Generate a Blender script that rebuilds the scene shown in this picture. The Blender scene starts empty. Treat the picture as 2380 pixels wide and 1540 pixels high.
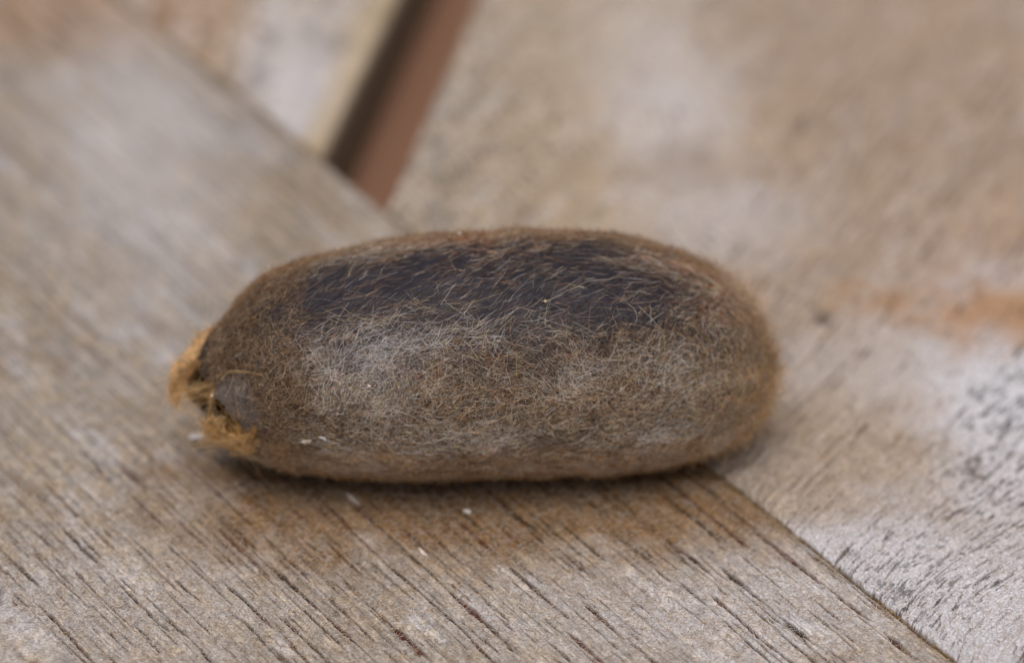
import bpy, math
import numpy as np
from mathutils import Matrix, Vector

rng = np.random.default_rng(7)
MM = 0.001
sc = bpy.context.scene

# ------------------------------------------------------------------ camera
ELEV = math.radians(35.0)
DIST = 0.330                       # lens to the plane of the cocoon's axis
FW = 3.9                           # focal length / frame width
PXW, PXH = 2380.0, 1540.0          # pixel grid the measurements were taken on
K = DIST / FW / PXW                # metres per measured pixel in that plane
ROW0, COL0 = 823.0, 1190.0         # the cocoon's axis, frame centre column
RMAX = 294 * K
Z0 = RMAX - 0.45 * MM              # height of the axis above the boards
UP = np.array([0, math.sin(ELEV), math.cos(ELEV)])
FWD = np.array([0, math.cos(ELEV), -math.sin(ELEV)])
AX = np.array([0, 0, Z0])
CEN = AX + UP * (ROW0 - PXH / 2) * K
CAM = CEN - FWD * DIST

cam_d = bpy.data.cameras.new('camera')
cam = bpy.data.objects.new('camera', cam_d)
sc.collection.objects.link(cam)
sc.camera = cam
R = np.stack([np.array([1.0, 0, 0]), UP, -FWD], axis=1)
cam.matrix_world = Matrix.Translation(Vector(CAM)) @ Matrix(R.tolist()).to_4x4()
cam_d.sensor_width = 36.0
cam_d.lens = 36.0 * FW
cam_d.clip_start = 0.01
cam_d.clip_end = 20.0
cam_d.dof.use_dof = True
cam_d.dof.focus_distance = DIST - 12.5 * MM
cam_d.dof.aperture_fstop = 36.0 * FW / 10.5

# ------------------------------------------------------------------ light
SUN_EL, SUN_AZ = math.radians(72), math.radians(190)     # azimuth from +Y (behind) towards +X
w = bpy.data.worlds.new('World')
sc.world = w
w.use_nodes = True
nt = w.node_tree
bg = nt.nodes['Background']
sky = nt.nodes.new('ShaderNodeTexSky')
sky.sky_type = 'NISHITA'
sky.sun_disc = False
sky.sun_elevation = SUN_EL
sky.sun_rotation = SUN_AZ
sky.air_density = 0.35
sky.dust_density = 9.0
sky.ozone_density = 0.0
nt.links.new(sky.outputs[0], bg.inputs[0])
bg.inputs[1].default_value = 0.095
sd = bpy.data.lights.new('sun', 'SUN')
sd.energy = 1.5
sd.angle = math.radians(50)
sd.color = (1.0, 0.97, 0.94)
sun = bpy.data.objects.new('sun', sd)
sc.collection.objects.link(sun)
dirv = Vector((math.sin(SUN_AZ) * math.cos(SUN_EL), math.cos(SUN_AZ) * math.cos(SUN_EL), math.sin(SUN_EL)))
sun.rotation_euler = dirv.to_track_quat('Z', 'Y').to_euler()
sun.location = (0.1, 0.3, 0.6)
sc.view_settings.view_transform = 'Standard'
sc.view_settings.look = 'None'
sc.view_settings.exposure = 0.13
sc.view_settings.gamma = 1.0
sc.view_settings.use_curve_mapping = False
sc.render.engine = 'CYCLES'
sc.cycles.use_denoising = True
sc.cycles.max_bounces = 6
sc.cycles.filter_width = 1.1
sc.cycles_curves.shape = 'RIBBONS'

# ------------------------------------------------------------------ helpers
def s2l(c):
    c = np.asarray(c, float) / 255.0
    return np.where(c <= 0.04045, c / 12.92, ((c + 0.055) / 1.055) ** 2.4)

def hash2(i, j, seed):
    n = (i.astype(np.int64) * 374761393 + j.astype(np.int64) * 668265263 + seed * 1442695041) & 0xFFFFFFFF
    n = ((n ^ (n >> 13)) * 1274126177) & 0xFFFFFFFF
    n = n ^ (n >> 16)
    n = (n * 2246822519) & 0xFFFFFFFF
    n = n ^ (n >> 15)
    return (n & 0xFFFFFF) / float(0xFFFFFF)

def vn(x, y, seed=0):
    xi, yi = np.floor(x), np.floor(y)
    fx, fy = x - xi, y - yi
    fx = fx * fx * fx * (fx * (fx * 6 - 15) + 10)
    fy = fy * fy * fy * (fy * (fy * 6 - 15) + 10)
    a = hash2(xi, yi, seed); b = hash2(xi + 1, yi, seed)
    c = hash2(xi, yi + 1, seed); d = hash2(xi + 1, yi + 1, seed)
    return (a + (b - a) * fx) * (1 - fy) + (c + (d - c) * fx) * fy

def fbm(x, y, seed=0, o=3):
    r, amp, tot = 0, 1.0, 0
    for k in range(o):
        r = r + amp * vn(x * 2 ** k + 17.3 * k, y * 2 ** k - 9.1 * k, seed + k * 31)
        tot += amp
        amp *= 0.5
    return r / tot

def sst(e0, e1, x):
    t = np.clip((x - e0) / (e1 - e0), 0, 1)
    return t * t * (3 - 2 * t)

def ground(px, py):
    """point on the board plane (z = 0) seen at a measured photo pixel"""
    px = np.asarray(px, float); py = np.asarray(py, float)
    x = (px - PXW / 2) / PXW; y = -(py - PXH / 2) / PXW
    d = FWD * FW + np.multiply.outer(x, np.array([1.0, 0, 0])) + np.multiply.outer(y, UP)
    t = -CAM[2] / d[..., 2]
    return (CAM + d * t[..., None])[..., :2]

def link(o, parent=None):
    sc.collection.objects.link(o)
    if parent is not None:
        o.parent = parent
    return o

def mesh_obj(name, V, F, mat, parent=None, cols=None, attrs=None, smooth=True):
    V = np.ascontiguousarray(V, dtype=np.float32); F = np.ascontiguousarray(F, dtype=np.int32)
    me = bpy.data.meshes.new(name)
    nv, nf, k = len(V), len(F), F.shape[1]
    me.vertices.add(nv); me.loops.add(nf * k); me.polygons.add(nf)
    me.vertices.foreach_set('co', V.ravel())
    me.loops.foreach_set('vertex_index', F.ravel())
    me.polygons.foreach_set('loop_start', np.arange(0, nf * k, k, dtype=np.int32))
    me.polygons.foreach_set('use_smooth', np.full(nf, smooth))
    me.update(calc_edges=True)
    if cols is not None:
        a = me.color_attributes.new('col', 'FLOAT_COLOR', 'POINT')
        a.data.foreach_set('color', np.concatenate([cols, np.ones((nv, 1))], 1).astype(np.float32).ravel())
    for n, v in (attrs or {}).items():
        a = me.attributes.new(n, 'FLOAT', 'POINT')
        a.data.foreach_set('value', np.asarray(v, np.float32).ravel())
    me.materials.append(mat)
    return link(bpy.data.objects.new(name, me), parent)

def grid_faces(n, m):
    i = np.arange(n * m).reshape(n, m)
    return np.stack([i[:-1, :-1], i[1:, :-1], i[1:, 1:], i[:-1, 1:]], -1).reshape(-1, 4)

def hair_obj(name, P, rad, col, mat, parent=None):
    """P (n, k, 3) points, rad (n, k) radii, col (n, 3): real fibre curves, one object"""
    n, k, _ = P.shape
    cu = bpy.data.hair_curves.new(name)
    cu.add_curves([k] * n)
    cu.attributes['position'].data.foreach_set('vector', np.ascontiguousarray(P, np.float32).ravel())
    a = cu.attributes.get('radius') or cu.attributes.new('radius', 'FLOAT', 'POINT')
    a.data.foreach_set('value', np.ascontiguousarray(rad, np.float32).ravel())
    a = cu.attributes.new('col', 'FLOAT_COLOR', 'POINT')
    c = np.ones((n, k, 4), np.float32); c[:, :, :3] = col[:, None, :]
    a.data.foreach_set('color', c.ravel())
    cu.materials.append(mat)
    return link(bpy.data.objects.new(name, cu), parent)

def mat_new(name):
    m = bpy.data.materials.new(name)
    m.use_nodes = True
    return m, m.node_tree, m.node_tree.nodes['Principled BSDF']

def tag(o, label=None, cat=None, kind=None, group=None):
    for k, v in (('label', label), ('category', cat), ('kind', kind), ('group', group)):
        if v:
            o[k] = v
    return o

# ------------------------------------------------------------------ materials
def fibre_mat(name, rough=0.55, trans=0.25):
    m, t, b = mat_new(name)
    at = t.nodes.new('ShaderNodeAttribute'); at.attribute_name = 'col'
    b.inputs['Roughness'].default_value = rough
    b.inputs['Specular IOR Level'].default_value = 0.35
    t.links.new(at.outputs['Color'], b.inputs['Base Color'])
    tr = t.nodes.new('ShaderNodeBsdfTranslucent')
    t.links.new(at.outputs['Color'], tr.inputs['Color'])
    mx = t.nodes.new('ShaderNodeMixShader'); mx.inputs[0].default_value = trans
    t.links.new(b.outputs[0], mx.inputs[1]); t.links.new(tr.outputs[0], mx.inputs[2])
    t.links.new(mx.outputs[0], t.nodes['Material Output'].inputs[0])
    return m

def attr_mat(name, rough, scale, amount, bump, spec=0.3, bscale=None):
    """vertex colour x fine noise, with fine bump"""
    m, t, b = mat_new(name)
    at = t.nodes.new('ShaderNodeAttribute'); at.attribute_name = 'col'
    tc = t.nodes.new('ShaderNodeTexCoord')
    nz = t.nodes.new('ShaderNodeTexNoise')
    nz.inputs['Scale'].default_value = scale; nz.inputs['Detail'].default_value = 5
    t.links.new(tc.outputs['Object'], nz.inputs['Vector'])
    mr = t.nodes.new('ShaderNodeMapRange')
    mr.inputs['From Min'].default_value = 0.25; mr.inputs['From Max'].default_value = 0.75
    mr.inputs['To Min'].default_value = 1 - amount; mr.inputs['To Max'].default_value = 1 + amount
    t.links.new(nz.outputs['Fac'], mr.inputs['Value'])
    vm = t.nodes.new('ShaderNodeVectorMath'); vm.operation = 'SCALE'
    t.links.new(at.outputs['Color'], vm.inputs[0]); t.links.new(mr.outputs[0], vm.inputs['Scale'])
    t.links.new(vm.outputs[0], b.inputs['Base Color'])
    n2 = t.nodes.new('ShaderNodeTexNoise')
    n2.inputs['Scale'].default_value = bscale or scale; n2.inputs['Detail'].default_value = 4
    t.links.new(tc.outputs['Object'], n2.inputs['Vector'])
    bp = t.nodes.new('ShaderNodeBump'); bp.inputs['Strength'].default_value = 0.8
    bp.inputs['Distance'].default_value = bump
    t.links.new(n2.outputs['Fac'], bp.inputs['Height']); t.links.new(bp.outputs[0], b.inputs['Normal'])
    b.inputs['Roughness'].default_value = rough
    b.inputs['Specular IOR Level'].default_value = spec
    return m

M_WOOD = attr_mat('weathered_wood', 0.85, 4600, 0.42, 0.06 * MM, 0.18, 4200)
M_SHELL = attr_mat('cocoon_shell', 0.55, 4000, 0.4, 0.08 * MM, 0.22)
M_LINING = attr_mat('cocoon_lining', 0.7, 3000, 0.35, 0.08 * MM, 0.25)
M_FIBRE = fibre_mat('cocoon_silk', 0.38, 0.25)
t_ = M_LINING.node_tree                                  # thin paper: light comes through
tr_ = t_.nodes.new('ShaderNodeBsdfTranslucent'); mx_ = t_.nodes.new('ShaderNodeMixShader'); mx_.inputs[0].default_value = .55
b_ = t_.nodes['Principled BSDF']
t_.links.new(b_.inputs['Base Color'].links[0].from_socket, tr_.inputs['Color'])
t_.links.new(b_.outputs[0], mx_.inputs[1]); t_.links.new(tr_.outputs[0], mx_.inputs[2])
t_.links.new(mx_.outputs[0], t_.nodes['Material Output'].inputs[0])
M_GOLD = fibre_mat('golden_silk', 0.5, 0.4)
M_FUZZ = fibre_mat('wood_fuzz', 0.7, 0.3)
M_CHIP = attr_mat('pale_chip', 0.6, 2500, 0.2, 0.03 * MM)

# ------------------------------------------------------------------ the boards
EDGE_A, EDGE_B = ground(400, 100), ground(2220, 1540)
G = (EDGE_B - EDGE_A) / np.linalg.norm(EDGE_B - EDGE_A)     # grain of the near board
N = np.array([G[1], -G[0]])
if N[1] > 0:
    N = -N                                                  # towards the camera
GAP_R0 = ground(922, 442)
GAP_L0 = ground(752, 372)
gd = (ground(1090, 0) - ground(925, 440)); gd /= np.linalg.norm(gd)
gd2 = (ground(950, 0) - ground(752, 372)); gd2 /= np.linalg.norm(gd2)
GD = gd + gd2; GD /= np.linalg.norm(GD)                     # run of the two slats
RAISE = 0.5 * MM

def sp(*segs):
    """non-uniform sample positions: (start, step) ... end"""
    out = []
    for (a, st), (b, _) in zip(segs[:-1], segs[1:]):
        out.append(np.arange(a, b - st * 0.3, st))
    return np.concatenate(out + [np.array([segs[-1][0]])])

SIDE = np.array([-9, -7, -5, -3.5, -2.2, -1.2, -0.5]) * MM

def prof(d, r):
    """distance inside the border -> (position, drop); negative d runs down the side"""
    pos = np.maximum(d, 0)
    q = np.clip((r - pos) / r, 0, 1)
    return pos, r * (1 - np.sqrt(np.maximum(1 - q * q, 0))) + np.maximum(-d, 0)

def pores(s, t, Ls, Lt, fill, wmin, wmax, seed, wob=0.06 * MM):
    """slit-like pores along the grain: (mask 0..1, random id)"""
    t = t + (vn(s / (1.3 * MM), t / (2.0 * MM), seed + 5) - 0.5) * 2 * wob
    j = np.floor(t / Lt)
    off = hash2(j, j * 0 + 3, seed)
    a = s / Ls + off * 7.0
    i = np.floor(a)
    on = hash2(i, j, seed + 1) < fill
    cs = 0.5 + (hash2(i, j, seed + 2) - 0.5) * 0.3
    ct = 0.5 + (hash2(i, j, seed + 3) - 0.5) * 0.6
    hl = 0.10 + 0.27 * hash2(i, j, seed + 4) ** 1.2
    wd = wmin + (wmax - wmin) * hash2(i, j, seed + 6) ** 2
    ds = np.abs((a - i) - cs) / hl
    rag = 0.65 + 0.7 * vn(s / (0.35 * MM), j * 3.7, seed + 8)
    dt = np.abs((t / Lt - j) - ct) * Lt / (wd * rag)
    m = sst(1.0, 0.65, dt) * sst(1.0, 0.88, ds)
    brk = sst(0.26, 0.36, vn(s / (0.7 * MM), j * 5.1 + i * 1.7, seed + 9))
    return m * on * brk, hash2(i, j, seed + 7)

def chains(s, t, Lt, wmax, seed, Lrun=16 * MM, Lw=3.0 * MM, pres=.42):
    """long broken lines of open grain: width swells, pinches and stops along each line"""
    t = t + (vn(s / (9 * MM), t / (6 * MM), seed + 5) - .5) * .5 * MM + (vn(s / (1.1 * MM), t / (2 * MM), seed + 6) - .5) * .07 * MM
    j = np.floor(t / Lt)
    ct = .25 + .5 * hash2(j, j * 0 + 1, seed)
    jj = j * 7.31
    run = sst(pres, pres + .06, vn(s / Lrun, jj, seed + 1))
    w_ = np.clip((vn(s / Lw, jj, seed + 2) - .22) / .6, 0, 1) * (.55 + .9 * vn(s / (.45 * MM), jj, seed + 3)) * wmax * (.5 + .8 * hash2(j, j * 0 + 2, seed))
    d = np.abs((t / Lt - j) - ct) * Lt
    m = sst(1.0, .6, d / np.maximum(w_, 1e-6)) * run * (w_ > .03 * MM)
    return m, vn(s / (6 * MM), jj, seed + 4)

def blob(P, px, py, rx, ry, seed=0, rough=0.5):
    """soft irregular patch on the boards, centred at a photo pixel, radii in mm (x, y on the table)"""
    c = ground(px, py)
    d = np.sqrt(((P[:, 0] - c[0]) / (rx * MM)) ** 2 + ((P[:, 1] - c[1]) / (ry * MM)) ** 2)
    d = d + (fbm(P[:, 0] / (3 * MM), P[:, 1] / (3 * MM), seed + 77, 3) - 0.5) * 1.3 * rough
    return sst(1.55, 0.15, d)

def mix(c, col, f):
    return c + (np.asarray(col) - c) * f[:, None]

TAN, GREY, PALE, BROWN, ORANGE = (s2l(c) for c in ((151, 140, 126), (149, 146, 144), (182, 184, 191), (112, 93, 74), (150, 108, 66)))
DARKP, REDP, BLACK, OLIVE, SIDEC = (s2l(c) for c in ((40, 26, 16), (72, 32, 22), (52, 50, 52), (118, 96, 60), (128, 84, 64)))

table = tag(link(bpy.data.objects.new('garden_table', None)), 'weathered grey wooden slatted table top under the brown cocoon', 'table')

def wood_colour(P, s, t, seed):
    big = fbm(s / (14 * MM), t / (5 * MM), seed, 3)
    c = TAN + (GREY - TAN) * (.3 + .4 * sst(0.3, 0.7, big))[:, None]
    c = mix(c, PALE, 0.40 * sst(0.52, 0.78, fbm(s / (6 * MM), t / (2.2 * MM), seed + 11, 4)))
    c = mix(c, BROWN, 0.22 * sst(0.54, 0.78, fbm(s / (7 * MM), t / (1.6 * MM), seed + 23, 4)))
    st = fbm(s / (3.0 * MM), t / (0.16 * MM), seed + 41, 3)
    c = c * (0.62 + 0.76 * st)[:, None]
    lines = sst(.62, .80, fbm(s / (11 * MM), t / (0.24 * MM), seed + 43, 2))
    c = mix(c, BROWN * .55, .35 * lines)
    gr = fbm(P[:, 0] / (0.35 * MM), P[:, 1] / (0.35 * MM), seed + 51, 3)
    c = c * (0.50 + 1.0 * gr)[:, None]
    wm = fbm(P[:, 0] / (0.9 * MM), P[:, 1] / (0.9 * MM), seed + 61, 2)
    return mix(c, c * np.array([1.06, 1.0, 0.88]), sst(0.45, 0.7, wm))

# --- near board
ss = np.concatenate([-0.11 + SIDE, sp((-0.11, 2 * MM), (-0.05, 0.5 * MM), (-0.02, 0.26 * MM), (0.068, 1.2 * MM), (0.14, 1))])
ss0 = -0.11
T_END = 0.105
tt = np.concatenate([SIDE, sp((0, 0.065 * MM), (0.056, 0.5 * MM), (0.066, 2 * MM), (T_END, 1)), T_END - SIDE[::-1]])
O = ground(1400, 890) ; O = EDGE_A + G * np.dot(O - EDGE_A, G)
S, T = np.meshgrid(ss, tt, indexing='ij')
s, t = S.ravel(), T.ravel()
er = (0.15 + 0.25 * vn(s / (2.5 * MM), s * 0, 3)) * MM
tpos, dz1 = prof(t, er)
tpos2, dz2 = prof(T_END - t, 0.8 * MM)
tpos = np.where(t > T_END / 2, T_END - tpos2, tpos)
spos, dz3 = prof(s - ss0, 0.8 * MM)
spos = spos + ss0
drop = np.maximum(np.maximum(dz1, dz2), dz3)
P = O + spos[:, None] * G + tpos[:, None] * N
pm1, id1 = chains(s, t, 1.55 * MM, .225 * MM, 100)
pm3, id3 = chains(s, t, 0.83 * MM, .12 * MM, 300, 9 * MM, 2 * MM, .50)
pm2, id2 = pores(s, t, 5 * MM, 0.9 * MM, 0.35, 0.05 * MM, 0.13 * MM, 200, 0.03 * MM)
sound = 1 - .75 * np.clip(blob(P, 300, 450, 45, 45, 61, .4) + blob(P, 100, 850, 16, 16, 62, .5), 0, 1)   # sounder wood away from the open-grained end
pm1, pm2, pm3 = pm1 * sound, pm2 * sound, pm3 * sound
# long checks traced along the grain from the photograph: pixel ends, half width mm
manual = np.zeros(len(s)); 
for (x0, y0, x1, y1, hw) in ((1190, 1150, 1342, 1284, .17), (940, 1230, 1180, 1440, .10), (1320, 1120, 1460, 1250, .08), (1690, 1180, 1790, 1260, .12),
                             (395, 1270, 540, 1400, .13), (150, 1240, 225, 1300, .22), (75, 1290, 200, 1400, .12), (290, 1370, 390, 1460, .16),
                             (545, 1420, 660, 1540, .15), (185, 1050, 260, 1110, .16), (105, 1130, 180, 1195, .17), (640, 1265, 700, 1330, .09),
                             (1570, 1270, 1680, 1380, .10), (1890, 1330, 2010, 1440, .09), (1730, 1350, 1900, 1510, .09), (790, 1130, 860, 1190, .10)):
    p0, p1 = ground(x0, y0) - O, ground(x1, y1) - O
    a0, a1 = sorted((p0 @ G, p1 @ G)); b0 = (p0 @ N + p1 @ N) / 2
    wv = (vn(s / (0.4 * MM), s * 0 + x0, 17) * 0.9 + 0.45) * hw * MM
    dtm = np.abs(t - b0 + (vn(s / (1.6 * MM), s * 0 + y0, 18) - .5) * 0.3 * MM) / wv
    manual = np.maximum(manual, sst(1.0, 0.5, dtm) * sst(a0 - .4 * MM, a0 + .5 * MM, s) * sst(a1 + .4 * MM, a1 - .5 * MM, s))
top = (drop < 0.3 * MM)
fib = fbm(s / (2.5 * MM), t / (0.14 * MM), 5, 3) - 0.5
grit = fbm(P[:, 0] / (0.32 * MM), P[:, 1] / (0.32 * MM), 6, 3) - 0.5
und = fbm(s / (20 * MM), t / (4 * MM), 8, 2) - 0.5
pm = np.maximum(np.maximum(pm1, 0.8 * pm2), np.maximum(pm3, manual))
z = -drop + (und * 0.22 + fib * 0.10 + grit * 0.13) * MM * top - (pm1 * 0.40 + pm2 * 0.22 + pm3 * 0.5 + manual * 0.65).clip(0, 0.7) * MM * top
c = wood_colour(P, s, t, 500)
c = mix(c, PALE, 0.25 * blob(P, 230, 1400, 16, 8, 1)); c = mix(c, PALE, 0.3 * blob(P, 1450, 1430, 14, 6, 2))
c = mix(c, PALE, 0.4 * blob(P, 1900, 1400, 12, 10, 3)); c = c * (1 - .22 * blob(P, 250, 450, 60, 60, 63, .3))[:, None]; c = mix(c, PALE, 0.3 * blob(P, 380, 420, 7, 26, 4)); c = mix(c, PALE, 0.25 * blob(P, 230, 260, 7, 18, 5))
STAIN_SHADE = s2l((112, 78, 36))  # brown stain, with the cocoon's soft shadow painted into the same patches
c = mix(c, c * (STAIN_SHADE / s2l((160, 146, 130))), 0.85 * np.clip(blob(P, 860, 1120, 18, 11, 6, .6) + 1.0 * blob(P, 1250, 1110, 16, 8, 18, .6) + 1.3 * blob(P, 1600, 1110, 17, 10, 16, .6) + .35 * blob(P, 720, 1230, 10, 5, 17, .9), 0, 1)); c = mix(c, ORANGE, 0.3 * blob(P, 150, 10, 14, 10, 7))
pid = np.where(pm1 > pm2, id1, id2)
pc = DARKP + (REDP - DARKP) * sst(0.35, 0.75, pid)[:, None]
halo = np.clip(pm, 0, 1)
c = c + (pc - c) * (0.97 * halo ** .7)[:, None]
c = mix(c, SIDEC, sst(0.6 * MM, 1.6 * MM, drop))
c = mix(c, OLIVE * 0.8, 0.55 * sst(1.1 * MM, 0.2 * MM, t) * (t > -1e-6) * sst(.35, .6, fbm(s / (2 * MM), s * 0, 90, 2)))
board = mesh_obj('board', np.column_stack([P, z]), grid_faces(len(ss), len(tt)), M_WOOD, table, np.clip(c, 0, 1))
tag(board, 'wide near board with long dark pores, carrying the cocoon')
BOARD_P, BOARD_top = np.column_stack([P, z]), top

# --- slats behind it
def slat(name, aa, bb, a0, a1, b1, origin, seed, label, right):
    A, B = np.meshgrid(aa, bb, indexing='ij')
    a, b = A.ravel(), B.ravel()
    r = (0.45 + 0.3 * vn(b / (3 * MM), b * 0, seed + 1)) * MM if right else 2.2 * MM
    pa, d1 = prof(a - a0, r if right else 0.8 * MM)
    pa2, d2 = prof(a1 - a, r if not right else 0.8 * MM)
    pa = np.where(a > (a0 + a1) / 2, a1 - pa2, a0 + pa)
    pb, d3 = prof(b, (0.25 + 0.35 * vn(a / (1.8 * MM), a * 0, seed + 2)) * MM)
    pb2, d4 = prof(b1 - b, 0.8 * MM)
    pb = np.where(b > b1 / 2, b1 - pb2, pb)
    dside, dend = np.maximum(d1, d2), np.maximum(d3, d4)
    drop = np.maximum(dside, dend)
    rag = (vn(a / (0.8 * MM), a * 0, seed + 3) - 0.5) * 0.22 * MM * sst(2 * MM, 0, b)
    P = origin - N * 0.04 * MM + pa[:, None] * G + (pb + rag)[:, None] * GD
    # grain frame, swinging round near the lower right corner
    if right:
        th = math.radians(61)
        dg = np.array([math.cos(th), math.sin(th)]); dp = np.array([dg[1], -dg[0]])
        pc = ground(2330, 1500)
        q = P - pc
        sg = q @ dg
        tg = q @ dp + 9 * MM * np.exp(-(q ** 2).sum(1) / (15 * MM) ** 2) + 2.5 * MM * (fbm(P[:, 0] / (22 * MM), P[:, 1] / (22 * MM), seed + 4, 2) - .5)
    else:
        sg = P @ GD; tg = P @ np.array([GD[1], -GD[0]])
    top = drop < 0.25 * MM
    p1, i1 = pores(sg, tg, 6 * MM, 1.5 * MM, 0.30, 0.05 * MM, 0.16 * MM, seed + 10)
    p1b, i1b = chains(sg, tg, 1.15 * MM, .10 * MM, seed + 15, 8 * MM, 1.6 * MM, .5)
    p1 = np.maximum(p1, p1b)
    p2, i2 = pores(sg, tg, 2.6 * MM, 0.8 * MM, 0.22, 0.04 * MM, 0.11 * MM, seed + 20, 0.05 * MM)
    fib = fbm(sg / (1.6 * MM), tg / (0.17 * MM), seed + 30, 3) - 0.5
    grit = fbm(P[:, 0] / (0.3 * MM), P[:, 1] / (0.3 * MM), seed + 31, 3) - 0.5
    und = fbm(sg / (14 * MM), tg / (4 * MM), seed + 32, 2) - 0.5
    und = und * sst(0, 4 * MM, b)
    ridge = np.abs(fbm(sg / (2.6 * MM), tg / (0.42 * MM), seed + 33, 2) - .5) * 2
    z = RAISE - drop + (und * 0.5 + fib * 0.22 + grit * 0.16 + (ridge - .4) * .22) * MM * top - (p1 * 0.4 + p2 * 0.25) * MM * top
    c = wood_colour(P, sg, tg, seed + 40)
    c = mix(c, c * .50, sst(.24, .05, ridge)); c = mix(c, np.minimum(c * 1.35, .85), sst(.45, .8, ridge))
    if right:
        c = mix(c, TAN * 1.04, 0.4 * blob(P, 1950, 1020, 18, 20, 1, .9))
        c = mix(c, s2l((146, 127, 110)) * (.92 + .16 * fbm(sg / (30 * MM), tg / (3 * MM), 9, 2))[:, None], 0.6 * blob(P, 2150, 250, 34, 80, 3, .3)); c = mix(c, s2l((156, 140, 116)), 0.5 * blob(P, 1400, 200, 12, 45, 3, .3))
        c = mix(c, PALE * 1.02, 0.95 * blob(P, 2365, 960, 8, 20, 5)); c = mix(c, PALE, .35 * blob(P, 2120, 850, 12, 7, 25)); c = mix(c, PALE * .97, 0.85 * blob(P, 2230, 1400, 15, 13, 6)); c = mix(c, PALE, 0.7 * blob(P, 1960, 1290, 9, 4.5, 9))
        c = mix(c, PALE, 0.4 * blob(P, 1560, 300, 6, 16, 11)); c = mix(c, PALE, 0.35 * blob(P, 1700, 520, 9, 8, 12)); c = mix(c, PALE, .25 * blob(P, 1500, 120, 8, 22, 14))
        c = mix(c, s2l((148, 114, 78)), 0.85 * blob(P, 2290, 742, 11, 5.0, 7, 1.0)); c = mix(c, ORANGE, .12 * blob(P, 2340, 640, 8, 10, 8)); c = mix(c, BROWN, .4 * blob(P, 1580, 400, 5, 5, 15))
        dn = fbm(tg / (0.22 * MM), sg / (0.95 * MM), seed + 70, 4)
        zone = np.clip(1.2 * blob(P, 2330, 1010, 5.5, 13, 21) + 1.2 * blob(P, 2090, 1380, 7, 7, 22) + .8 * blob(P, 2250, 1300, 13, 8, 23) + .5 * blob(P, 2330, 1150, 6, 5, 24), 0, 1)
        dn2 = fbm(tg / (0.45 * MM), sg / (1.0 * MM), seed + 74, 4)
        zone2 = np.clip(1.3 * blob(P, 2330, 1010, 5.5, 12, 26) + .9 * blob(P, 2060, 1370, 5, 6, 27), 0, 1)
        dots = np.maximum(sst(0.62, 0.69, dn + 0.10 * (zone - 1)) * zone, sst(.60, .66, dn2 + .14 * (zone2 - 1)) * zone2) * (.55 + .45 * vn(tg / (1.5 * MM), sg / (1.5 * MM), 5))
        c = mix(c, BLACK, 0.92 * dots)
        spot = blob(P, 1912, 745, .7, 1.0, 31, .1)
        c = mix(c, BLACK, 0.8 * spot)
        z = z - spot * 0.5 * MM
    else:
        c = mix(c, PALE, 0.4 * blob(P, 690, 120, 5, 14, 2)); c = mix(c, ORANGE, .3 * blob(P, 420, 20, 8, 20, 3)); c = mix(c, PALE, .4 * blob(P, 700, 250, 4, 8, 4))
        c = mix(c, s2l((178, 160, 128)), .5 * sst(5 * MM, 2 * MM, a1 - a))
    if not right:
        p1, p2 = p1 * .25, p2 * .25
    pm = np.maximum(p1, .8 * p2)
    c = c + (DARKP + (REDP - DARKP) * sst(0.5, 0.8, i1)[:, None] - c) * (0.88 * pm)[:, None]
    c = mix(c, SIDEC if right else s2l((112, 98, 82)), sst(0.5 * MM, 1.2 * MM, dside))
    on = fbm(a / (1.5 * MM), z / (0.6 * MM), seed + 80, 3)
    c = mix(c, OLIVE * (0.5 + on[:, None]), sst(0.2 * MM, 0.5 * MM, dend) * sst(8 * MM, 4 * MM, b))
    o = mesh_obj(name, np.column_stack([P, z]), grid_faces(len(aa), len(bb)), M_WOOD, table, np.clip(c, 0, 1))
    tag(o, label)
    return np.column_stack([P, z]), top

# origin where the gap's right-hand line meets the near board's edge
def meet(p):
    m = np.column_stack([GD, -G]); k = np.linalg.solve(m, O - p)
    return p + GD * k[0]
OR, OL = meet(GAP_R0), meet(GAP_L0)
a_fine0 = float((ground(1690, 1090) - OR) @ G) - 4 * MM
a_fine1 = float((ground(2380, 1660) - OR) @ G) + 12 * MM
aa = np.concatenate([SIDE, sp((0, 0.12 * MM), (1 * MM, 0.5 * MM), (a_fine0, 0.10 * MM), (a_fine1, 1.0 * MM), (a_fine1 + 50 * MM, 1)), a_fine1 + 50 * MM - SIDE[::-1]])
bb = np.concatenate([SIDE, sp((0, 0.10 * MM), (0.03, 0.16 * MM), (0.05, 0.5 * MM), (0.09, 1.2 * MM), (0.16, 1)), 0.16 - SIDE[::-1]])
SL_P, SL_top = slat('slat', aa, bb, 0.0, a_fine1 + 50 * MM, 0.16, OR, 900, 'broad bleached slat with black specks, right of the open gap', True)
aa = np.concatenate([-0.10 + SIDE, sp((-0.10, 1.0 * MM), (-3 * MM, 0.15 * MM), (0, 1)), -SIDE[::-1]])
bb = np.concatenate([SIDE, sp((0, 0.12 * MM), (2 * MM, 0.8 * MM), (0.16, 1)), 0.16 - SIDE[::-1]])
slat('slat', aa, bb, -0.10, 0.0, 0.16, OL, 1900, 'slat with a rounded pale edge, left of the open gap', False)

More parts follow.
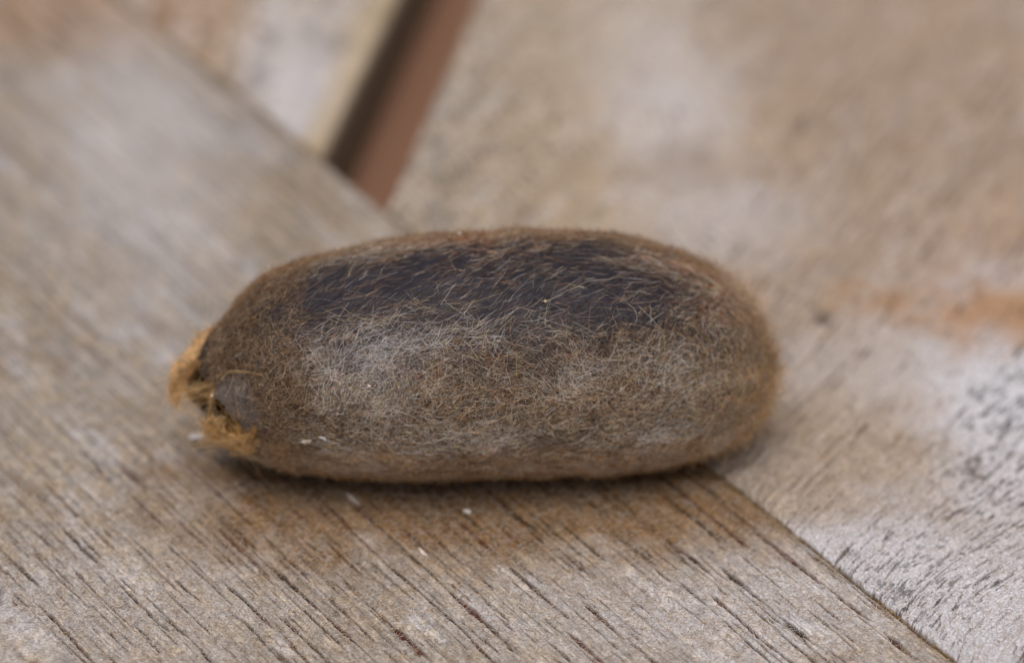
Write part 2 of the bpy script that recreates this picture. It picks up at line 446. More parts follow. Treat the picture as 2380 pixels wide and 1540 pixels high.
# under-frame rail that closes the view down the gap
def box(name, o, ga, gb, a0, a1, b0, b1, z0, z1, mat, parent, col):
    V, bv = [], 0.8 * MM
    for zz, i in ((z0, bv), (z0 + bv, 0), (z1 - bv, 0), (z1, bv)):
        for (x, y, sx, sy) in ((a0, b0, 1, 1), (a1, b0, -1, 1), (a1, b1, -1, -1), (a0, b1, 1, -1)):
            q = o + ga * (x + sx * i) + gb * (y + sy * i)
            V.append((q[0], q[1], zz))
    F = [(3, 2, 1, 0), (12, 13, 14, 15)]
    for l in range(3):
        for k in range(4):
            F.append((l * 4 + k, l * 4 + (k + 1) % 4, l * 4 + 4 + (k + 1) % 4, l * 4 + 4 + k))
    cols = np.tile(np.asarray(col), (16, 1))
    return mesh_obj(name, np.array(V), np.array(F), mat, parent, cols, smooth=False)
rail = box('underframe_rail', OR, G, -N, -0.08, 0.08, -0.02, 0.14, -0.028, -0.0086, M_WOOD, table, s2l((112, 84, 68)))

# loose wood fibres standing on the grey surface
def surf_fuzz(name, Pt, n, lmin, lmax, seed, dirv, parent):
    r = np.random.default_rng(seed)
    idx = r.choice(len(Pt), n)
    p = Pt[idx] + np.column_stack([r.normal(0, .05 * MM, (n, 2)), np.zeros(n)])
    L = r.uniform(lmin, lmax, n) * MM * r.uniform(.5, 1, n)
    ang = math.atan2(dirv[1], dirv[0]) + r.normal(0, 1.0, n)
    k = 5
    q = np.linspace(0, 1, k)
    cur = r.normal(0, 1.1, n)
    lift = np.abs(r.normal(0, .35, n)) * L
    aa = ang[:, None] + cur[:, None] * q
    dx = np.cumsum(np.cos(aa), 1) - np.cos(aa[:, :1]); dy = np.cumsum(np.sin(aa), 1) - np.sin(aa[:, :1])
    X = np.zeros((n, k, 3))
    X[:, :, 0] = p[:, :1] + dx * (L / (k - 1))[:, None]
    X[:, :, 1] = p[:, 1:2] + dy * (L / (k - 1))[:, None]
    X[:, :, 2] = p[:, 2:3] + .01 * MM + lift[:, None] * np.sin(q * math.pi * .8)
    rad = (r.uniform(.008, .020, n) * MM)[:, None] * (1 - .6 * q)
    pal = np.array([s2l((205, 195, 182)), s2l((190, 168, 140)), s2l((215, 212, 210)), s2l((160, 130, 98))])
    col = pal[r.choice(4, n, p=[.4, .3, .15, .15])] * r.uniform(.75, 1.05, (n, 1))
    return tag(hair_obj(name, X, rad, col, M_FUZZ, parent), kind='stuff')

def near_view(Pt, top, rows):
    rel = Pt - CAM
    d = rel @ FWD
    x = rel[:, 0] / d * FW * PXW + PXW / 2
    y = PXH / 2 - (rel @ UP) / d * FW * PXW
    return top & (x > -40) & (x < PXW + 40) & (y > rows) & (y < PXH + 40)
surf_fuzz('wood_fuzz', BOARD_P[near_view(BOARD_P, BOARD_top, 1120)], 26000, .35, 1.3, 3, G, board)
surf_fuzz('wood_fuzz', SL_P[near_view(SL_P, SL_top, 1000)], 6000, .25, .8, 4, GD, bpy.data.objects['slat'])

# ------------------------------------------------------------------ the cocoon
prof_px = np.array([  # column, top row, bottom row of the outline
    [386, 902, 906], [390, 872, 936], [402, 848, 956], [425, 822, 974], [450, 798, 993], [480, 772, 1016], [520, 733, 1046], [560, 683, 1064], [620, 630, 1086], [700, 594, 1102],
    [800, 571, 1112], [900, 552, 1118], [1000, 540, 1121], [1100, 533, 1121], [1200, 528, 1118], [1300, 531, 1114], [1400, 538, 1107], [1500, 553, 1098],
    [1600, 582, 1078], [1680, 626, 1050], [1728, 680, 1010], [1762, 735, 965], [1781, 785, 922], [1790, 835, 880], [1791.5, 853, 862]], float)
FUR = 0.5 * MM
def body_rc(x):
    """outline radius and axis height offset at world x"""
    px = x / K + COL0
    half = (prof_px[:, 2] - prof_px[:, 1]) / 2; mid = (prof_px[:, 2] + prof_px[:, 1]) / 2
    r = np.interp(px, prof_px[:, 0], half) * K - FUR
    m = np.interp(px, prof_px[:, 0], mid)
    return np.maximum(r, 0.02 * MM), -(m - ROW0) * K

# arc-length style parameter q in 0..1 -> x so that the round ends get rows too
xs = np.linspace((386 - COL0) * K, (1791.5 - COL0) * K, 6000)
rr, cc = body_rc(xs)
ker = np.hanning(161); ker /= ker.sum()
pad = lambda v: np.convolve(np.concatenate([np.full(80, v[0]), v, np.full(80, v[-1])]), ker, 'valid')
rr = pad(rr); ci_ = pad(cc)                              # ci_: height of the axis in the picture plane
YAW = 0.05                                             # the torn end lies nearer the camera
cy = YAW * xs
cc = (ci_ - cy * math.sin(ELEV)) / math.cos(ELEV)
rr[0] = rr[-1] = 0.01 * MM
end = sst(0, 120, np.arange(6000)) * sst(0, 120, np.arange(6000)[::-1])
arc = np.concatenate([[0], np.cumsum(np.hypot(np.diff(xs), np.diff(rr)))]); ARC = arc[-1]

def S_(u, ph, h=0.0):
    """surface point: u arc length from the left tip, ph angle from the viewer up over the top, h lift"""
    x = np.interp(u, arc, xs); r = np.interp(u, arc, rr); cz = np.interp(u, arc, cc); yy = np.interp(u, arc, cy)
    e = 0.02 * ARC / 20
    rp = (np.interp(u + e, arc, rr) - np.interp(u - e, arc, rr)); xp = (np.interp(u + e, arc, xs) - np.interp(u - e, arc, xs))
    ln = np.hypot(rp, xp) + 1e-12
    nr, nx = xp / ln, -rp / ln
    lump = (fbm(u / (5 * MM), ph * 2.2 + 40, 61, 3) - .5) * 0.8 * MM + (fbm(u / (1.6 * MM), ph * 7 + 40, 67, 2) - .5) * 0.16 * MM
    lump = lump * np.clip(r / (4 * MM), 0, 1)
    R_ = r + nr * (h + lump)
    X = x + nx * (h + lump)
    cph, sph = np.cos(ph), np.sin(ph)
    Y = yy - FWD[1] * cph * R_ + UP[1] * sph * R_
    Z = Z0 + cz + (-FWD[2] * cph + UP[2] * sph) * R_
    return np.stack([X, Y, Z], -1)

def u_of_px(px):
    return np.interp((np.asarray(px, float) - COL0) * K, xs, arc)

# rim of the torn opening at the left end: column of the cut against angle
rim_ph = np.radians([-180, -150, -120, -100, -80, -66, -52, -40, -28, -18, -8, 2, 12, 22, 40, 60, 80, 100, 130, 155, 180])
rim_px = np.array([446, 456, 486, 520, 566, 594, 596, 578, 546, 518, 504, 499, 486, 474, 474, 487, 499, 500, 486, 458, 446], float)
def rim_u(ph, jag=1.0):
    p = np.interp(ph, rim_ph, rim_px)
    p = p + jag * ((fbm(ph * 6 + 50, ph * 0, 71, 3) - .5) * 26 + (vn(ph * 40 + 50, ph * 0, 72) - .5) * 10)
    return np.maximum(u_of_px(p), 0.15 * MM)

cocoon = tag(link(bpy.data.objects.new('cocoon', None)), 'fuzzy brown oval moth cocoon with torn golden end', 'cocoon')

def wrap(ph):
    return (ph + math.pi) % (2 * math.pi) - math.pi

def regions(u, ph):
    """masks over the cocoon used for colour and fibre density"""
    x = (np.interp(u, arc, xs) / K + COL0); d = np.degrees(wrap(ph))
    n1 = fbm(x / 60., d / 9., 81, 4); n2 = fbm(x / 22., d / 4., 82, 3)
    w_ = (n1 - .5)
    g = lambda cx, cd, rx, rd, k=1.0: np.exp(-(np.abs((x - cx) / rx + w_ * .8 * k) ** 1.7 + np.abs((d - cd) / rd + w_ * 1.1 * k) ** 1.7))
    dark = np.clip(1.25 * g(1090, 43, 380, 24, 1.2) + 1.1 * g(1400, 38, 190, 23, 1.2) + g(820, 40, 150, 18, 1.2) + .45 * g(1150, 20, 380, 24, 1.6) + .5 * g(1700, 3, 90, 12), 0, 1)
    white = np.clip(g(855, 3, 85, 9, .8) + 1.0 * g(980, 8, 75, 4.5, .6) + .25 * g(700, 14, 50, 7), 0, 1)
    left = sst(800, 600, x + w_ * 260)
    right = sst(1560, 1730, x + w_ * 120)
    under = sst(-42, -66, d + w_ * 30) * sst(-150, -110, d)
    grey = sst(.45, .62, fbm(x / 130., d / 14., 83, 3)) * (1 - left)
    rust = np.clip(g(1690, 36, 80, 9) + .9 * g(1100, 72, 90, 10) + .5 * g(1620, 62, 90, 10), 0, 1)
    patch = sst(1.15, .8, np.hypot((x - 570) / 62, (d + 18 - (x - 560) * -.22) / 24) + w_ * .5)
    return dict(dark=dark, white=white, left=left, right=right, under=under, grey=grey, rust=rust, patch=patch, n1=n1, n2=n2, x=x, d=d)

# shell
NU, NP = 420, 560
q = np.linspace(0, 1, NU) ** 1.0
ph = np.linspace(-math.pi, math.pi, NP)
U0 = rim_u(ph)
Ug = U0[None, :] + (ARC * 0.9995 - U0[None, :]) * q[:, None]
PHg = np.broadcast_to(ph, Ug.shape)
u, p = Ug.ravel(), PHg.ravel()
V = S_(u, p)
rg = regions(u, p)
V[:, 2] = np.maximum(V[:, 2], 0.03 * MM)
n3 = fbm(u / (.5 * MM), p * 20, 91, 3)
c = s2l((48, 38, 31)) * np.ones((len(u), 1))
c = mix(c, s2l((60, 52, 46)), rg['grey'])
c = mix(c, s2l((46, 45, 54)), rg['dark'])
c = mix(c, s2l((52, 40, 31)), rg['left'] * .8)
c = mix(c, s2l((102, 97, 95)), rg['patch'])
c = mix(c, s2l((78, 63, 48)), rg['right'] * .6)
c = c * (0.6 + .8 * n3)[:, None]
shell = mesh_obj('shell', V, grid_faces(NU, NP), M_SHELL, cocoon, np.clip(c, 0, 1))

# inner lining: a second skin inside, golden, showing at the torn end and reaching past the rim below
NU2 = 90
ext = np.interp(ph, np.radians([-180, -150, -120, -95, -60, -30, 0, 45, 62, 85, 110, 140, 180]), np.array([34, 24, 6, -6, -8, -10, -12, -10, -6, 10, 36, 44, 34], float))
p0 = np.interp(ph, rim_ph, rim_px)
UL = np.maximum(u_of_px(p0 - ext), .2 * MM)
UE = u_of_px(900)
q2 = np.linspace(0, 1, NU2) ** 1.5
Ul = UL[None, :] + (UE - UL[None, :]) * q2[:, None]
u2, p2 = Ul.ravel(), np.broadcast_to(ph, Ul.shape).ravel()
V2 = S_(u2, p2, -0.35 * MM)
V2[:, 2] = np.maximum(V2[:, 2], 0.2 * MM)
nn = fbm(u2 / (.35 * MM), p2 * 14, 92, 3)
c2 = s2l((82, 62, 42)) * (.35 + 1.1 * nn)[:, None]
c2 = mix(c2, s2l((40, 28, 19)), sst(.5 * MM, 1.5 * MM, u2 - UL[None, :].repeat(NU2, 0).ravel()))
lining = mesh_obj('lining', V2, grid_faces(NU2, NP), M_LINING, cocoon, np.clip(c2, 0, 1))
tag(lining, 'golden brown inner lining showing at the torn end')

# ---- silk fibres
PAL = dict(tan=(188, 165, 136), brown=(132, 104, 78), dkbrown=(74, 59, 48), grey=(190, 183, 175), blue=(50, 50, 62), white=(224, 221, 222), rust=(158, 100, 60), gold=(208, 162, 94), cream=(208, 192, 170))
PAL = {k: s2l(v) for k, v in PAL.items()}

def make_fibres(n, seed, kind):
    r = np.random.default_rng(seed)
    M = int(n * 2.6)
    u = r.uniform(0, ARC, M); p = r.uniform(-math.pi, math.pi, M)
    keep = r.random(M) < np.interp(u, arc, rr) / rr.max()
    keep &= u > rim_u(wrap(p)) + .1 * MM
    u, p = u[keep], p[keep]
    g = regions(u, p)
    vis = np.where((g['d'] > -112) & (g['d'] < 118), 1.0, .35)
    if kind == 'felt':
        den = vis * np.clip(1 - .55 * g['dark'] - .78 * g['patch'], .05, 1) * (.55 + .9 * g['n2'])
    elif kind == 'white':
        den = np.clip(g['white'] * 1.2, 0, 1)
    else:
        den = vis * np.clip(.7 - .1 * g['dark'] - .75 * g['patch'] + .2 * g['right'], .05, 1)
    keep = r.random(len(u)) < den
    idx = np.flatnonzero(keep)[:n]
    u, p = u[idx], p[idx]
    g = {k: v[idx] for k, v in g.items()}
    n = len(u)
    k = 5 if kind == 'felt' else 7
    # running direction in the surface: 0 = along the axis to the right, positive = up over the top
    main = np.radians(np.interp(g['d'], [-180, -70, -40, 0, 40, 90, 180], [0, 4, 14, 20, 24, 24, 0]))
    spread = np.interp(g['d'], [-180, -75, -40, 0, 40, 90], [.5, .35, 1.0, .95, .5, .45]) * (1 + .8 * g['left'] + .6 * g['right'])
    flow = (fbm(g['x'] / 90., g['d'] / 12., 95, 2) - .5) * 2.4
    ang = main + flow * (1 - .5 * g['under']) * (1 - .6 * g['dark']) + r.normal(0, 1, n) * spread * (1 - .35 * g['dark'])
    ang = ang + math.pi * (r.random(n) < .5)
    if kind == 'felt':
        L = r.uniform(.35, 1.4, n) * MM; base = r.uniform(.0, .16, n) * MM; rad = r.uniform(.0035, .0075, n) * MM; lift = np.abs(r.normal(0, .05, n)) * MM
        cur = r.normal(0, .4, n)
    elif kind == 'white':
        L = r.uniform(.7, 3.0, n) * MM; base = r.uniform(.12, .36, n) * MM; rad = r.uniform(.005, .010, n) * MM; lift = np.abs(r.normal(0, .08, n)) * MM
        ang = np.radians(14) + r.normal(0, .5, n); cur = r.normal(0, .5, n)
    else:
        L = r.uniform(.7, 2.7, n) * MM; base = r.uniform(.05, .22, n) * MM; rad = r.uniform(.0035, .0075, n) * MM; lift = np.abs(r.normal(0, .12, n)) * MM * (1 + .8 * g['right'])
        cur = r.normal(0, .25, n) + (r.random(n) < .04) * r.normal(0, 1.5, n)
    q = np.linspace(0, 1, k)
    A = ang[:, None] + cur[:, None] * (q - .5) + np.cumsum(r.normal(0, .045, (n, k)), 1)
    st = (L / (k - 1))[:, None]
    du = np.cos(A) * st; dv = np.sin(A) * st
    uu = u[:, None] + np.cumsum(du, 1) - du[:, :1]
    Rl = np.maximum(np.interp(uu, arc, rr), 1.2 * MM)
    pp = p[:, None] + np.cumsum(dv / Rl, 1)
    uu = np.clip(uu, .3 * MM, ARC - .01 * MM)
    h = base[:, None] + lift[:, None] * q ** 1.6 + r.normal(0, .018 * MM, (n, k))
    X = S_(uu.ravel(), pp.ravel(), h.ravel()).reshape(n, k, 3)
    ok = (X[:, :, 2].min(1) > .03 * MM) & ((uu > rim_u(wrap(pp.ravel())).reshape(n, k) - .25 * MM).all(1))
    # colours; lighter underside weights and gain paint in light bounced off the board
    wt = {'tan': .30 + .5 * g['right'] + .3 * g['under'], 'brown': .42 + .5 * g['left'] + .2 * g['dark'], 'dkbrown': .38 + .5 * g['left'] + .5 * g['dark'], 'grey': .2 + .8 * g['grey'] * (1 - g['dark']) + .25 * g['under'],
          'white': .03 + 2.5 * g['white'] + .05 * g['grey'], 'rust': .05 + 1.6 * g['rust'] + .15 * g['right'], 'gold': .02 + .25 * g['right'] * (g['d'] < 10), 'cream': .10 + .3 * g['under'] + .35 * g['right'] + .25 * g['grey']}
    if kind == 'long':
        wt['dkbrown'] = wt['dkbrown'] * .4; wt['cream'] = wt['cream'] + .12
    Wm = np.stack([np.broadcast_to(v, (n,)) for v in wt.values()], 1); cum = np.cumsum(Wm, 1) / Wm.sum(1, keepdims=True)
    ci = (r.random(n)[:, None] > cum).sum(1).clip(0, 7)
    pal = np.array([PAL[kk] for kk in wt])
    clump = (.30 + 1.5 * fbm(g['x'] / 14., g['d'] / 2.2, 97, 3)) * (.55 + .9 * fbm(g['x'] / 75., g['d'] / 11., 99, 3))
    col = pal[ci] * (.30 + 1.4 * r.random((n, 1)) ** 2) * (1.8 * (1 - .5 * g['left']) * (1 - .3 * g['dark']) * (1 + 1.2 * g['under']))[:, None] * clump[:, None]
    if kind == 'felt':
        dk = r.random(n) < .86 * g['dark'] * (.55 + .9 * g['n2'])
        col[dk] = PAL['blue'] * r.uniform(.5, 1.5, (dk.sum(), 1))
    if kind == 'white':
        col = PAL['white'] * (.45 + .55 * r.random((n, 1)) ** .7)
    taper = np.ones(k); taper[0] = .5; taper[-1] = .3
    return X[ok], (rad[:, None] * taper)[ok], np.clip(col, 0, 1)[ok]

for nm, kind, n, sd_ in (('felted_silk', 'felt', 180000, 11), ('silk_strands', 'long', 14000, 12), ('white_silk', 'white', 9000, 13)):
    tag(hair_obj(nm, *make_fibres(n, sd_, kind), M_FIBRE, cocoon), kind='stuff')

# ---- short fuzz standing off the outline, longest and tawny at the right end
def fuzz():
    r = np.random.default_rng(21)
    def pick(n, x0, x1, d0, d1):
        u = u_of_px(r.uniform(x0, x1, n)); p = np.radians(r.uniform(d0, d1, n))
        return u, p
    parts = []
    ue = r.uniform(u_of_px(1520), ARC, 52000)                       # the round right end, denser towards the tip
    keep = r.random(52000) < np.interp(ue, arc, rr) / rr.max() + .12
    ue = ue[keep]; pe = r.uniform(-math.pi, math.pi, len(ue))
    xe = np.interp(ue, arc, xs) / K + COL0
    keep = r.random(len(ue)) < .38 * sst(1560, 1800, xe + 160 * (fbm(xe / 40., np.degrees(pe) / 12., 96, 3) - .5))
    ue, pe = ue[keep], pe[keep]
    parts.append((ue, pe, np.full(len(ue), 2.7), np.full(len(ue), .66)))
    for n, x0, x1, d0, d1, L_, o_ in ((16000, 640, 1640, -105, -50, 1.1, .45), (17000, 560, 1660, 68, 120, 1.15, .55), (8000, 500, 720, -60, 110, 1.0, .45)):
        u, p = pick(n, x0, x1, d0, d1)
        parts.append((u, p, np.full(n, L_), np.full(n, o_)))
    u, p, Lm, om = (np.concatenate(v) for v in zip(*parts))
    g = regions(u, p)
    keep = (u > rim_u(wrap(p)) + .1 * MM) & (r.random(len(u)) < 1 - .85 * g['patch'] - .5 * g['dark'])
    u, p, Lm, om = u[keep], p[keep], Lm[keep], om[keep]; g = {k: v[keep] for k, v in g.items()}; n = len(u); k = 6
    thick = .45 + 1.1 * fbm(g['x'] / 30., g['d'] / 7., 98, 3)            # the pile is uneven
    L = r.uniform(.35, 1.0, n) * Lm * thick * MM
    out = np.clip(np.abs(r.normal(om, .25, n)), .05, .95)
    A = r.uniform(0, 2 * math.pi, n)[:, None] + r.normal(0, 1.6, n)[:, None] * np.linspace(0, 1, k)
    q = np.linspace(0, 1, k)
    st = (L * np.sqrt(1 - out ** 2) / (k - 1))[:, None]
    uu = u[:, None] + np.cumsum(np.cos(A) * st, 1); Rl = np.maximum(np.interp(uu, arc, rr), 1.0 * MM)
    pp = p[:, None] + np.cumsum(np.sin(A) * st / Rl, 1)
    uu = np.clip(uu, .3 * MM, ARC - .01 * MM)
    h = .1 * MM + (L * out)[:, None] * q * (1 - .25 * q)
    X = S_(uu.ravel(), pp.ravel(), h.ravel()).reshape(n, k, 3)
    ok = X[:, :, 2].min(1) > .03 * MM
    low = (g['d'] < 10) * 1.0
    pal = np.array([PAL['tan'], PAL['brown'], s2l((226, 198, 156)), PAL['rust'], s2l((222, 172, 104))])
    pr = np.stack([.4 + .2 * g['right'], .5 * (1 - .3 * g['right']), .10 + .2 * g['right'], .08 + .5 * g['rust'] + .12 * (g['d'] > 50), .02 + .40 * sst(1690, 1780, g['x']) * low + .12 * g['under']], 1)
    cum = np.cumsum(pr, 1) / pr.sum(1, keepdims=True)
    ci = (r.random(n)[:, None] > cum).sum(1).clip(0, 4)
    col = pal[ci] * r.uniform(.6, 1.15, (n, 1)) * (1 + .5 * g['under'])[:, None]  # underside fuzz brightened too: bounced light put into its colour
    rad = (r.uniform(.006, .012, n) * MM)[:, None] * (1 - .4 * q)
    return X[ok], rad[ok], np.clip(col, 0, 1)[ok]
tag(hair_obj('outline_fuzz', *fuzz(), M_GOLD, cocoon), kind='stuff')

def on_body(px, row, lift=.3, normal=False):
    x = (px - COL0) * K
    r_, c_ = np.interp(x, xs, rr), np.interp(x, xs, ci_)
    v = (ROW0 - row) * K - c_
    a = math.asin(max(-1, min(1, v / r_)))
    uu = np.array([np.interp(x, xs, arc)])
    p0_ = S_(uu, np.array([a]), np.array([lift * MM]))[0]
    return (p0_, S_(uu, np.array([a]), np.array([2 * MM]))[0] - p0_) if normal else p0_

def plane_pt(px, row, depth=0.0):
    return AX + np.array([(px - COL0) * K, 0, 0]) + UP * (ROW0 - row) * K + FWD * (depth - 1.1 * MM)

def on_body_depth(px, row):
    return float((on_body(px, row, 0) - AX) @ FWD) + 1.1 * MM

# ---- torn flaps of golden silk paper at the opening
def flap(name, outer, inner, d_out, d_in, seed, col, label, near=False):
    r = np.random.default_rng(seed)
    n, m = 70, 16
    f = np.linspace(0, 1, n)
    cur = lambda c: np.stack([np.interp(f * (len(c) - 1), np.arange(len(c)), [q[k_] for q in c]) for k_ in (0, 1)], 1)
    A, B = cur(outer), cur(inner)
    jag = (vn(f * 26, f * 0, seed) - .5) * 14 + (vn(f * 60, f * 0, seed + 1) - .5) * 8
    A = A + np.sign(A - B) * np.abs(jag)[:, None] * .5 * np.sin(f * math.pi)[:, None]
    g = np.linspace(0, 1, m)
    px = A[:, None, :] * (1 - g)[None, :, None] + B[:, None, :] * g[None, :, None]
    V = np.zeros((n, m, 3))
    for i in range(n):
        for j in range(m):
            if near:
                V[i, j] = on_body(px[i, j, 0], px[i, j, 1], .25 - .5 * (1 - g[j]) + .35 * math.sin(f[i] * 9 + g[j] * 4))
            else:
                V[i, j] = plane_pt(px[i, j, 0], px[i, j, 1], (d_out + (d_in - d_out) * g[j] ** 1.5 + .35 * math.sin(f[i] * 7 + g[j] * 3)) * MM)
    V = V + (fbm(np.repeat(f, m) * 14, np.tile(g, n) * 5, seed + 3, 3).reshape(n, m, 1) - .5) * .28 * MM * np.array([0, -.8, .6])
    V = V.reshape(-1, 3); V[:, 2] = np.maximum(V[:, 2], .1 * MM)
    F = grid_faces(n, m)
    hol = vn(np.repeat(f, m) * (26 if near else 18), np.tile(g, n) * (5 if near else 3), seed + 9) + (.0 if near else .25) * np.tile(g, n)
    F = F[(hol[F].mean(1) > (.57 if near else .26))]
    off = np.array([.05, -.06, -.04]) * MM if not near else np.array([0, .06, -.06]) * MM
    V2_ = V + off
    ed = np.sort(np.concatenate([F[:, [0, 1]], F[:, [1, 2]], F[:, [2, 3]], F[:, [3, 0]]]), 1)
    un, cn = np.unique(ed, axis=0, return_counts=True)
    e_ = un[cn == 1]                                     # every torn border gets its own thin wall
    F = np.concatenate([F, F[:, ::-1] + n * m, np.column_stack([e_[:, 0], e_[:, 1], e_[:, 1] + n * m, e_[:, 0] + n * m])])
    stx = fbm(np.repeat(f, m) * 40, np.tile(g, n) * 3, seed + 5, 3)
    cc_ = s2l(col) * (.65 + .65 * stx)[:, None]
    o = mesh_obj(name, np.concatenate([V, V2_]), F, M_LINING, cocoon, np.clip(np.concatenate([cc_, cc_]), 0, 1))
    tag(o, label)
    return V.reshape(n, m, 3)
FLAPS = [flap('torn_flap', [(512, 754), (486, 762), (464, 776), (450, 798), (430, 822), (411, 846), (401, 872), (397, 898), (400, 922), (410, 943)],
              [(514, 790), (498, 812), (484, 830), (468, 842), (456, 852), (446, 866), (436, 882), (428, 902), (420, 922), (413, 940)], -.2, 1.0, 41, (238, 210, 166), 'pale tan papery lip at the back of the torn opening'),
         flap('torn_flap', [(478, 992), (486, 1010), (502, 1024), (522, 1036), (548, 1044), (572, 1048), (592, 1046), (604, 1030), (610, 1008)],
              [(500, 962), (512, 968), (530, 980), (544, 990), (560, 1000), (575, 1004), (590, 1000), (608, 990)], 0, 0, 42, (224, 190, 138), 'golden matted lip below the smooth grey patch', True)]

# ---- golden silk round the torn rim and strands stretched over the opening
def golden():
    r = np.random.default_rng(31)
    Xs, Rs, Cs = [], [], []
    k = 8
    q = np.linspace(0, 1, k)
    # loose wisps standing out from the torn flaps
    for fl in FLAPS:
        n = 700
        ii, jj = r.integers(0, fl.shape[0], n), (r.random(n) ** 1.8 * fl.shape[1]).astype(int)
        p = fl[ii, jj]
        t_ = fl[(ii + 1).clip(0, fl.shape[0] - 1), jj] - fl[(ii - 1).clip(0), jj]
        t_ = t_ / (np.linalg.norm(t_, axis=1, keepdims=True) + 1e-9)
        v = t_ * r.choice([-1, 1], (n, 1)) + r.normal(0, .4, (n, 3)); v /= np.linalg.norm(v, axis=1, keepdims=True)
        L = r.uniform(.4, 1.9, n)[:, None, None] * MM
        bend = r.normal(0, .35, (n, 1, 3))
        X = p[:, None, :] + (v[:, None, :] * q[None, :, None] + bend * (q ** 2)[None, :, None]) * L + np.cumsum(r.normal(0, .015 * MM, (n, k, 3)), 1)
        Xs.append(X); Rs.append((r.uniform(.005, .011, n) * MM)[:, None] * (1 - .4 * q))
        pl = np.array([PAL['gold'], s2l((230, 208, 166)), s2l((200, 160, 104))])
        Cs.append(pl[r.choice(3, n)] * r.uniform(.8, 1.15, (n, 1)))
    # rim fringe
    n = 1100
    p = r.uniform(-math.pi, math.pi, n)
    d = np.degrees(p)
    w_ = np.interp(d, [-180, -130, -100, -60, -35, -15, 10, 60, 100, 130, 180], [.35, .5, 1, 1, .9, .15, .08, .08, .3, .5, .35])
    p = p[r.random(n) < w_]; n = len(p); d = np.degrees(p)
    ub = rim_u(p) + r.uniform(-.3, .4, n) * MM
    L = r.uniform(.6, 2.2, n) * MM * np.interp(d, [-180, -100, -60, -20, 60, 120, 180], [.8, 1.1, 1.1, .8, .5, .8, .8])
    A = math.pi + r.normal(0, .9, n)[:, None] + r.normal(0, 1.4, n)[:, None] * q + np.cumsum(r.normal(0, .25, (n, k)), 1)
    st = (L / (k - 1))[:, None]
    uu = np.clip(ub[:, None] + np.cumsum(np.cos(A) * st, 1), .3 * MM, ARC)
    pp = p[:, None] + np.cumsum(np.sin(A) * st / 4.0e-3, 1)
    h = r.uniform(-.4, .15, n)[:, None] * MM + r.normal(0, .25, n)[:, None] * MM * q
    X = S_(uu.ravel(), pp.ravel(), h.ravel()).reshape(n, k, 3)
    Xs.append(X); Rs.append((r.uniform(.008, .016, n) * MM)[:, None] * (1 - .5 * q)); 
    pal = np.array([PAL['gold'], s2l((202, 160, 100)), s2l((228, 204, 160)), s2l((150, 114, 74))])
    back = np.abs(d) > 110
    ci = r.choice(4, n, p=[.4, .3, .18, .12])
    Cs.append(pal[ci] * r.uniform(.7, 1.1, (n, 1)))
    # bundles between two points given by photo pixel and depth behind the axis plane
    B = [((556, 862), (520, 884), (412, 912), 26, .16, (-.9, 0, 1)), ((520, 884), (470, 905), (428, 930), 22, .3, (-.9, -.4, 1)), ((505, 915), (480, 925), (440, 938), 18, .3, (-.9, -.4, .6)),
         ((606, 986), (598, 1010), (594, 1040), 34, .14, None), ((600, 1000), (560, 1012), (495, 1006), 40, .25, None), ((595, 1035), (560, 1030), (500, 1000), 34, .3, None),
         ((510, 905), (500, 940), (497, 1000), 22, .18, None), ((530, 965), (520, 985), (490, 1010), 26, .3, None), ((560, 985), (575, 1010), (596, 1030), 20, .2, None),
         ((630, 868), (556, 862), (530, 880), 10, .08, None)]
    at = lambda px, row, f, lift: on_body(px, row, lift) if f is None else plane_pt(px, row, f * abs(on_body_depth(px, row)))
    for a, b, c_, m, jit, far in B:
        pa, pb, pc = (at(*x, f, .15) for x, f in zip((a, b, c_), far or (None,) * 3))
        w0, w1, w2 = ((1 - q) ** 2)[None, :, None], (2 * q * (1 - q))[None, :, None], (q ** 2)[None, :, None]
        j = lambda s_: r.normal(0, 1.5 * jit * s_ * MM, (m, 1, 3))
        pb2 = 2 * pb - .5 * (pa + pc)
        X = w0 * (pa + j(.6)) + w1 * (pb2 + j(1.2)) + w2 * (pc + j(1.8)) + np.cumsum(r.normal(0, .02 * MM, (m, k, 3)), 1)
        Xs.append(X); Rs.append(np.repeat((r.uniform(.007, .014, m) * MM)[:, None], k, 1))
        Cs.append(pal[r.choice(4, m, p=[.35, .1, .5, .05])] * r.uniform(.8, 1.15, (m, 1)))
    X = np.concatenate(Xs); X[:, :, 2] = np.maximum(X[:, :, 2], .04 * MM)
    return X, np.concatenate(Rs), np.clip(np.concatenate(Cs), 0, 1)
tag(hair_obj('golden_silk', *golden(), M_GOLD, cocoon), 'golden silk threads around the torn end', kind='stuff')

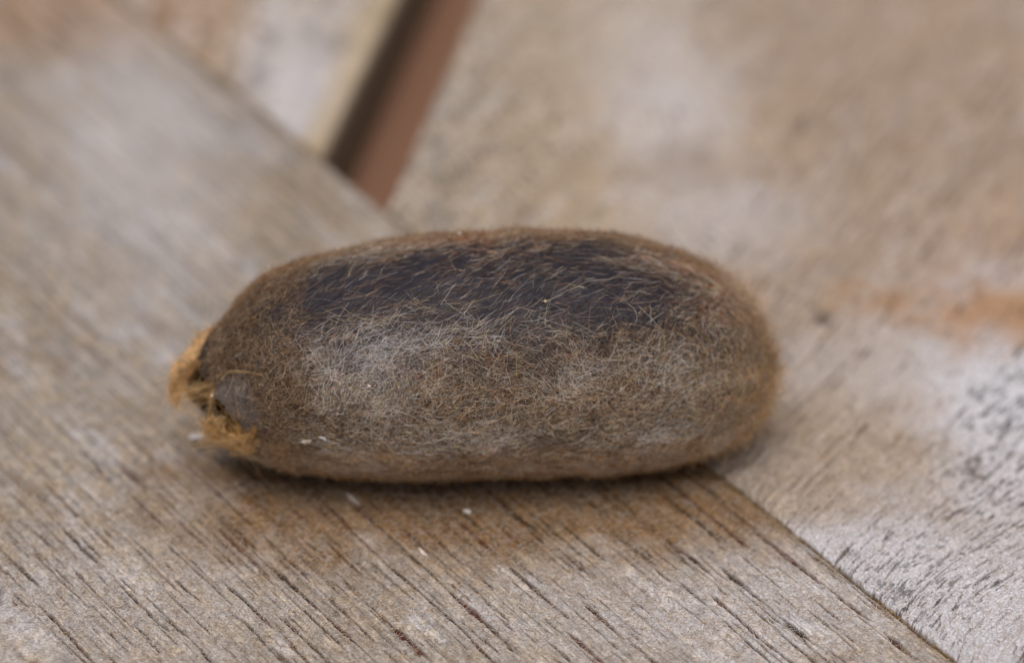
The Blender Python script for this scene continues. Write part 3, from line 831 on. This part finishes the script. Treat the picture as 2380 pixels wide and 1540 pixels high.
# ------------------------------------------------------------------ crumbs and splinters
def chip(name, loc, sx, sy, sz, yaw, col, seed, label, cat, group=None, normal=None):
    """a small irregular flake or splinter with a faceted, tapered body"""
    r = np.random.default_rng(seed)
    n, m = 5, 6
    V = []
    for i in range(n):
        f = i / (n - 1) * 2 - 1
        w_ = math.sqrt(max(0, 1 - abs(f) ** 2.6)) * r.uniform(.75, 1.1) + .04
        bend = .35 * f * f
        for j in range(m):
            a = 2 * math.pi * j / m
            V.append((f * sx / 2 * r.uniform(.8, 1.15), math.cos(a) * w_ * sy / 2 * r.uniform(.3, 1.5), (math.sin(a) * w_ * r.uniform(.3, 1.5) + bend) * sz / 2 + sz * .4))
    V = np.array(V) * MM
    F = np.array([(i * m + j, i * m + (j + 1) % m, (i + 1) * m + (j + 1) % m, (i + 1) * m + j) for i in range(n - 1) for j in range(m)])
    cols = np.asarray(s2l(col)) * r.uniform(.8, 1.1, (len(V), 1))
    o = mesh_obj(name, V, F, M_CHIP, None, np.clip(cols, 0, 1), smooth=False)
    up = Vector(normal if normal is not None else (0, 0, 1)).normalized()
    o.matrix_world = Matrix.Translation(Vector(loc)) @ up.to_track_quat('Z', 'Y').to_matrix().to_4x4() @ Matrix.Rotation(yaw, 4, 'Z')
    return tag(o, label, cat, group=group)

ga = math.atan2(G[1], G[0])
def on_board(px, py, dz=-0.03):
    g_ = ground(px, py); return (g_[0], g_[1], dz * MM)
chip('wood_splinter', on_board(821, 1162), 2.0, .32, .3, ga, (222, 218, 222), 1, 'long white splinter lying along the grain just in front of the cocoon', 'splinter')
chip('wood_splinter', on_board(984, 1285), 1.5, .28, .25, ga, (225, 220, 215), 2, 'short white splinter beside a long dark crack in the near board', 'splinter')
chip('crumb', on_board(1086, 1190), .75, .6, .35, .4, (215, 210, 205), 3, 'roundish pale crumb on the brown wood in front of the cocoon', 'crumb')
chip('paper_scrap', on_board(462, 1014), 1.9, .9, .35, .5, (200, 198, 198), 4, 'whitish papery scrap on the board beside the torn golden end', 'scrap')

for px, row, sx, sy, sz, yaw, col, lab in (
        (724, 1012, 1.0, .5, .22, .3, (186, 176, 160), 'larger pale crust flake low on the cocoon near the torn end'),
        (762, 1007, .7, .4, .18, -.4, (196, 194, 194), 'smaller white flake low on the cocoon beside the crust flake'),
        (1265, 704, .24, .2, .14, 0, (200, 186, 130), 'tiny yellow grain on the dark band of the cocoon'),
        (868, 893, .36, .28, .2, 0, (205, 190, 180), 'tiny pinkish grain below the white silk patch'),
        (1068, 553, .34, .3, .2, 0, (225, 220, 215), 'tiny white grain on the rusty top of the cocoon'),
        (511, 915, .45, .24, .15, 1.2, (214, 206, 180), 'tiny cream grain on the smooth grey patch at the torn end')):
    p0, nrm = on_body(px, row, .22, True)
    chip('flake' if sx > .6 else 'grain', p0, sx, sy, sz, yaw, col, int(px), lab, 'flake' if sx > .6 else 'grain', normal=nrm)
